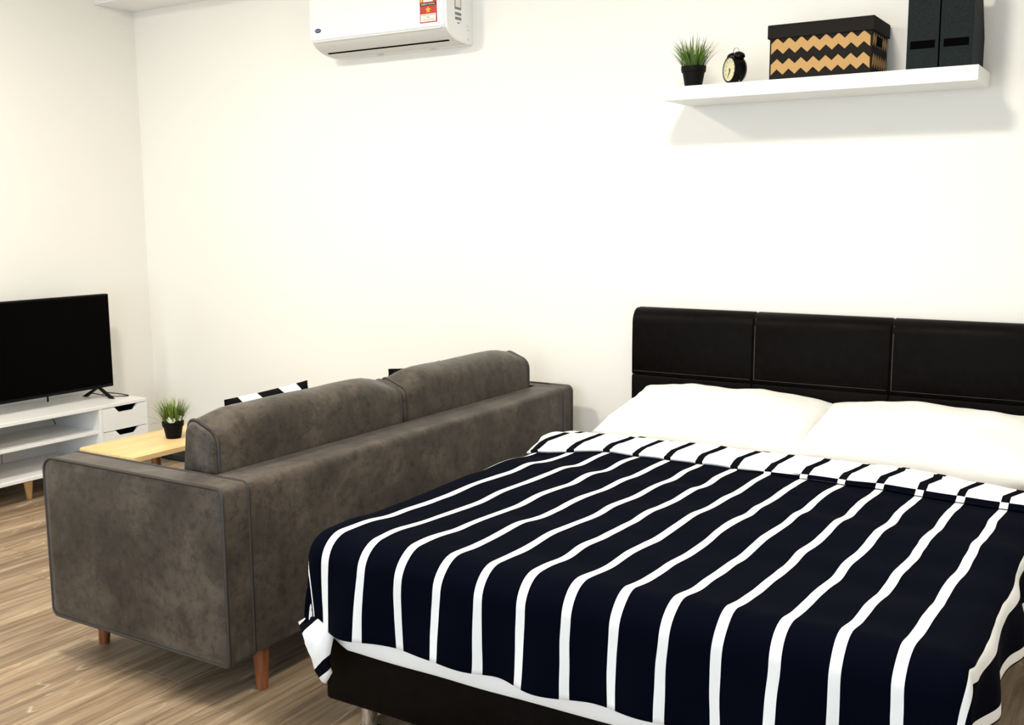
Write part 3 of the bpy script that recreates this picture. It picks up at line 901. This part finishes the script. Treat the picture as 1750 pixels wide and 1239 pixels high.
# ------------------------------------------------------------------ storage box
bx = tag(empty('storage_box', (0.108, -0.135, SZ)), 'black lidded storage box with tan zigzag bands on the wall shelf', 'box')
def xfin(o, name, bm, mat, parent=None, smooth=30):
    bm.transform(Matrix.Translation(-V(o.location))); q = finish(name, bm, mat, None, smooth); q.parent = parent or o; return q
X0, X1, YA, YB_ = -0.071, 0.287, -0.243, -0.02
bm = bmesh.new(); add_box(bm, X0, X1, YA, YB_, SZ+0.0005, SZ+0.180, 0.0015, 1); body = xfin(bx, 'box_body', bm, 'card_black')
bm = bmesh.new(); add_box(bm, X0-0.007, X1+0.007, YA-0.007, YB_+0.007, SZ+0.142, SZ+0.190, 0.002, 1); xfin(bx, 'lid', bm, 'card_black')
def zig(n, wtot, z, th, amp, half0=0):
    top = []; bot = []
    for i in range(2*n+1):
        xx = wtot*i/(2*n); zz = z+(amp if (i+half0) % 2 else -amp)*1.15
        top.append((xx, zz+th/2)); bot.append((xx, zz-th/2))
    return top, bot
def band(origin, du, n, wtot, z, th, amp, nrm):
    top, bot = zig(n, wtot, z, th, amp)
    bm = bmesh.new()
    P_ = lambda s, q: V(origin)+V(du)*s+V((0, 0, q))
    d = V(nrm)*0.0010
    a = [bm.verts.new(P_(*p)+d) for p in top]; b = [bm.verts.new(P_(*p)+d) for p in bot]
    a2 = [bm.verts.new(P_(*p)-d*0.2) for p in top]; b2 = [bm.verts.new(P_(*p)-d*0.2) for p in bot]
    for i in range(len(top)-1):
        bm.faces.new((b[i], b[i+1], a[i+1], a[i])); bm.faces.new((a[i], a[i+1], a2[i+1], a2[i])); bm.faces.new((b2[i], b2[i+1], b[i+1], b[i]))
    bm.faces.new((a[0], a2[0], b2[0], b[0])); bm.faces.new((b[-1], b2[-1], a2[-1], a[-1]))
    xfin(bx, 'zigzag_band', bm, 'card_tan', body, None)
for zc_ in (SZ+0.044, SZ+0.116):
    band((X0+0.006, YA, 0), (1, 0, 0), 8, 0.346, zc_, 0.036, 0.0085, (0, -1, 0))
    band((X1, YA+0.008, 0), (0, 1, 0), 6, 0.205, zc_, 0.030, 0.0085, (1, 0, 0))
bm = bmesh.new(); add_box(bm, X1-0.001, X1+0.0022, -0.185, -0.105, SZ+0.098, SZ+0.130, 0.0008, 1); xfin(bx, 'grip_hole', bm, 'dark_gap')

# ------------------------------------------------------------------ magazine files
def magazine_file(x0, x1, label):
    o = tag(empty('magazine_file', ((x0+x1)/2, -0.13, SZ)), label, 'magazine file', 'charcoal magazine files on the wall shelf')
    yf, yb = -0.250, -0.006; z0 = SZ+0.0005; h = 0.315; hb_ = 0.118
    prof = [(yf, z0), (yb, z0), (yb, z0+hb_), (yb-0.115, z0+h), (yf, z0+h)]
    for s, xx in (('side_panel', x0), ('side_panel', x1-0.003)):
        bm = bmesh.new(); add_prism(bm, [V((xx, py, pz)) for py, pz in prof], (0.003, 0, 0)); xfin(o, s, bm, 'file_card')
    bm = bmesh.new(); add_box(bm, x0, x1, yf-0.0008, yf+0.003, z0, z0+h, 0.001, 1); fr = xfin(o, 'front_panel', bm, 'file_card')
    bm = bmesh.new(); add_box(bm, x0+0.003, x1-0.003, yf+0.003, yb, z0, z0+0.003); xfin(o, 'bottom_panel', bm, 'file_card')
    bm = bmesh.new(); add_box(bm, x0+0.003, x1-0.003, yb-0.003, yb, z0+0.003, z0+hb_); xfin(o, 'back_panel', bm, 'file_card')
    c = (x0+x1)/2
    bm = bmesh.new(); add_box(bm, c-0.039, c+0.039, yf-0.0016, yf, z0+0.064, z0+0.090, 0.0004, 1); xfin(o, 'label_slot', bm, 'dark_gap', fr)
magazine_file(0.402, 0.502, 'charcoal cardboard magazine file beside the zigzag storage box')
magazine_file(0.507, 0.607, 'charcoal cardboard magazine file at the open end of the wall shelf')

# ------------------------------------------------------------------ alarm clock
ck = tag(empty('alarm_clock', (-0.218, -0.185, SZ), R(-130+90)), 'black twin-bell alarm clock with cream dial on the wall shelf', 'clock')
ck.scale = (1.08, 1.08, 1.08)
# local: face looks to -y
RC = 0.046
TILT = Matrix.Translation((0, 0, 0.050)) @ Matrix.Rotation(R(90), 4, 'X')    # lathe +z -> -y
bm = bmesh.new()
add_lathe(bm, [(0.020, -0.024), (0.038, -0.022), (RC, -0.012), (RC+.0005, 0.0), (RC, 0.020), (RC-0.002, 0.026), (RC-0.0065, 0.027), (RC-0.0075, 0.021)], 40, TILT)
finish('case', bm, 'clock_black', ck, 35)
bm = bmesh.new(); add_lathe(bm, [(RC-0.0065, 0.0205), (RC-0.0065, 0.0255), (RC-0.0085, 0.0255), (RC-0.0085, 0.0205)], 40, TILT); finish('bezel', bm, 'bezel', ck, 35)
bm = bmesh.new(); add_lathe(bm, [(RC-0.008, 0.0215), (RC-0.008, 0.0225)], 40, TILT); dial = finish('dial', bm, 'clock_face', ck, 35)
bm = bmesh.new()
for h in range(12):
    a = R(30*h); t = bmesh.new(); add_box(t, -0.0010, 0.0010, 0.026, 0.031, 0.0224, 0.0228)
    merge(bm, t, TILT @ Matrix.Rotation(a, 4, 'Z'))
finish('hour_marks', bm, 'label_black', dial, None)
for (ang, ln, wd_) in ((R(205), 0.028, 0.0010), (R(195), 0.018, 0.0016), (R(150), 0.012, 0.0008)):
    t = bmesh.new(); add_box(t, -wd_, wd_, -0.004, ln, 0.0230, 0.0236)
    bm = bmesh.new(); merge(bm, t, TILT @ Matrix.Rotation(-ang, 4, 'Z')); finish('hand', bm, 'label_black', dial, None)
bm = bmesh.new(); add_lathe(bm, [(0.0035, 0.0225), (0.0035, 0.0245)], 12, TILT); finish('hand_hub', bm, 'label_black', dial, 35)
for s in (-1, 1):
    bm = bmesh.new()
    mtx = Matrix.Translation((s*0.023, 0, 0.092)) @ Matrix.Rotation(R(s*28), 4, 'Y')
    add_lathe(bm, [(0.0045, -0.004), (0.019, 0.0), (0.0195, 0.004), (0.016, 0.011), (0.008, 0.0145), (0.003, 0.0155)], 24, mtx)
    finish('bell', bm, 'clock_black', ck, 40)
    bm = bmesh.new(); add_tube(bm, [(s*0.022, 0, 0.018), (s*0.030, 0, 0.0008)], 0.003, 8); finish('foot', bm, 'chrome', ck, 60)
bm = bmesh.new()
add_tube(bm, [(0.020*math.cos(R(a)), 0, 0.106+0.018*math.sin(R(a))) for a in range(0, 181, 15)], 0.0014, 8); finish('handle', bm, 'chrome', ck, 60)
bm = bmesh.new(); add_tube(bm, [(0, 0, 0.094), (0, 0, 0.106)], 0.0016, 8); add_box(bm, -0.006, 0.006, -0.002, 0.002, 0.104, 0.110, 0.001, 1); finish('hammer', bm, 'chrome', ck, 40)

# ------------------------------------------------------------------ air conditioner
ac = tag(empty('air_conditioner', (-1.91, -0.1, 2.12)), 'white wall-mounted air conditioner with red energy label high on the wall', 'air conditioner')
AX0, AX1 = -2.305, -1.518
AYF, AZF = -0.200, 2.182
front = [(-0.001, 2.425), (-0.150, 2.425), (-0.180, 2.412), (-0.193, 2.39), (-0.200, 2.34), (-0.202, 2.27), (AYF, 2.20), (-0.196, AZF)]
under = [(-0.190, 2.170), (-0.172, 2.154), (-0.148, 2.141), (-0.120, 2.131), (-0.085, 2.125), (-0.045, 2.121), (-0.001, 2.1195)]
prof = front+under
bm = bmesh.new(); cyc, czc = -0.1, 2.28
def aring(xx, k): return [V((xx, cyc+(py-cyc)*k if py < -0.01 else py, czc+(pz-czc)*k)) for py, pz in prof]
add_loft(bm, [aring(AX0, 0.965), aring(AX0+0.006, 0.99), aring(AX0+0.014, 1), aring(AX1-0.010, 1), aring(AX1-0.003, 0.995), aring(AX1, 0.98)])
xfin(ac, 'housing', bm, 'white_plastic', None, 30)
# front panel, proud of the housing
bm = bmesh.new()
fp = [(p[0]-0.003, p[1]) for p in front[2:]]; fp[-1] = (-0.201, AZF+0.001)
inner = [(p[0]+0.008, p[1]) for p in front[2:]][::-1]
add_loft(bm, [[V((xx, py, pz)) for py, pz in fp+inner] for xx in (AX0+0.004, AX1-0.012)])
pan = xfin(ac, 'front_panel', bm, 'white_plastic', None, 30)
# grey air outlet underneath
bm = bmesh.new()
up_ = [(p[0], p[1]-0.0022) for p in [(-0.1955, 2.179)]+under[:-1]]
inn = [(p[0], p[1]+0.004) for p in under[:-1]][::-1]
add_loft(bm, [[V((xx, py, pz)) for py, pz in up_+inn] for xx in (AX0+0.012, AX1-0.012)])
outlet = xfin(ac, 'outlet_panel', bm, 'grey_plastic', None, 30)
bm = bmesh.new()
sl = [V((0, -0.131, 2.1322)), V((0, -0.123, 2.1288)), V((0, -0.123, 2.134)), V((0, -0.131, 2.136))]
add_prism(bm, [p+V((AX0+0.045, 0, -0.0012)) for p in sl], (AX1-AX0-0.085, 0, 0)); xfin(ac, 'slot', bm, 'dark_gap', outlet, None)
bm = bmesh.new(); add_box(bm, AX0+0.03, AX1-0.03, -0.1985, -0.192, 2.1725, 2.1768); xfin(ac, 'louvre_edge', bm, 'grey_plastic', outlet)
for xx in (-2.02, -1.72):
    bm = bmesh.new(); add_box(bm, xx-0.012, xx+0.012, -0.04, -0.02, 2.1165, 2.124, 0.001, 1); xfin(ac, 'clip', bm, 'grey_plastic', outlet)
# oval badge
def disc(cx, cz, rx, rz, y, th, n=28): return [V((cx+rx*math.cos(2*math.pi*i/n), y, cz+rz*math.sin(2*math.pi*i/n))) for i in range(n)], (0, -th, 0)
bm = bmesh.new(); add_prism(bm, *disc(-2.252, 2.224, 0.0185, 0.0095, -0.2035, 0.002)); bd = xfin(ac, 'badge', bm, 'badge_blue', pan)
def text_mesh(txt, size, mat, loc, rot, parent, o, shear=0.0, name='lettering'):
    cu = bpy.data.curves.new('lettering', 'FONT'); cu.body = txt; cu.size = size; cu.shear = shear
    cu.align_x = 'CENTER'; cu.align_y = 'CENTER'; cu.extrude = 0.0001
    t = bpy.data.objects.new('lettering', cu); COL.objects.link(t)
    dg = bpy.context.evaluated_depsgraph_get(); me = bpy.data.meshes.new_from_object(t.evaluated_get(dg)); bpy.data.objects.remove(t)
    me.transform(Matrix.Translation(V(loc)-V(o.location)) @ rot.to_4x4())
    me.materials.append(M[mat]); q = bpy.data.objects.new(name, me); COL.objects.link(q); q.parent = parent
    return q
FRONT = Matrix.Rotation(R(90), 3, 'X')
SIDE = Matrix.Rotation(R(90), 3, 'Z') @ Matrix.Rotation(R(90), 3, 'X')
text_mesh('Carrier', 0.0095, 'label_white', (-2.252, -0.2060, 2.224), FRONT, bd, ac, 0.3)
# energy label on the front panel
ly = -0.2062
lab = box_ = None
bm = bmesh.new(); add_box(bm, -1.656, -1.566, ly-0.0006, ly+0.006, 2.200, 2.300)
lab = xfin(ac, 'energy_label', bm, 'red', pan, None); lab['label'] = 'red and yellow energy rating sticker'
bm = bmesh.new(); add_prism(bm, [V((-1.611+0.045*math.cos(R(a)), ly, 2.300+0.040*math.sin(R(a)))) for a in range(0, 181, 12)], (0, -0.0006, 0)); xfin(ac, 'label_arch', bm, 'red', pan, None)
bm = bmesh.new(); add_prism(bm, [V((-1.611+0.026*math.cos(R(a)), ly-0.0007, 2.286+0.026*math.sin(R(a)))) for a in range(0, 181, 12)], (0, -0.0004, 0)); xfin(ac, 'label_window', bm, 'label_white', pan, None)
def lbox(name, mat, x0, x1, z0, z1, d=0.0004):
    bm = bmesh.new(); add_box(bm, x0, x1, ly-0.0007-d, ly-0.0005, z0, z1); return xfin(ac, name, bm, mat, pan, None)
lbox('label_band', 'label_black', -1.6545, -1.5675, 2.270, 2.283)
text_mesh('ENERGY RATING', 0.0095, 'label_white', (-1.611, ly-0.0014, 2.2765), FRONT, pan, ac)
lbox('label_field', 'label_white', -1.652, -1.570, 2.2035, 2.236)
lbox('label_text_line', 'label_grey', -1.648, -1.574, 2.2300, 2.2320, 0.0007)
lbox('label_text_line', 'label_grey', -1.619, -1.604, 2.2205, 2.2235, 0.0007)
lbox('label_text_line', 'label_grey', -1.640, -1.580, 2.2125, 2.2138, 0.0007)
lbox('label_text_line', 'label_grey', -1.640, -1.580, 2.2085, 2.2096, 0.0007)
def star(cx, cz, r, mat):
    bm = bmesh.new()
    add_prism(bm, [V((cx+(r if i % 2 == 0 else r*0.45)*math.sin(R(36*i)), ly-0.0006, cz+(r if i % 2 == 0 else r*0.45)*math.cos(R(36*i)))) for i in range(10)], (0, -0.0006, 0))
    xfin(ac, 'star', bm, mat, pan, None)
star(-1.611, 2.253, 0.0150, 'yellow'); star(-1.6465, 2.293, 0.009, 'yellow')
text_mesh('1', 0.014, 'red', (-1.611, ly-0.0016, 2.2525), FRONT, pan, ac)
# side stickers and screws
sxx = AX1+0.0004
def sbox(name, mat, y0, y1, z0, z1, d=0.0006):
    bm = bmesh.new(); add_box(bm, AX1-0.004, sxx+d, y0, y1, z0, z1); return xfin(ac, name, bm, mat, None, None)
sbox('data_plate', 'label_grey', -0.138, -0.090, 2.258, 2.330)
sbox('data_plate_field', 'label_white', -0.133, -0.095, 2.268, 2.325, 0.0009)
for zb_ in (2.234, 2.214):
    yy = -0.136
    while yy < -0.090:
        wd_ = random.choice((0.0012, 0.002, 0.003)); sbox('barcode_bar', 'label_grey', yy, yy+wd_, zb_, zb_+0.012); yy += wd_+random.choice((0.0012, 0.002))
sbox('serial_mark', 'label_grey', -0.118, -0.104, 2.199, 2.205)
for (yy, zz) in ((-0.042, 2.196), (-0.038, 2.181), (-0.036, 2.141)):
    bm = bmesh.new(); add_lathe(bm, [(0.004, -0.002), (0.004, 0.0008), (0.002, 0.0012)], 12, Matrix.Translation((sxx, yy, zz)) @ Matrix.Rotation(R(90), 4, 'Y')); xfin(ac, 'screw', bm, 'grey_plastic', None, 40)
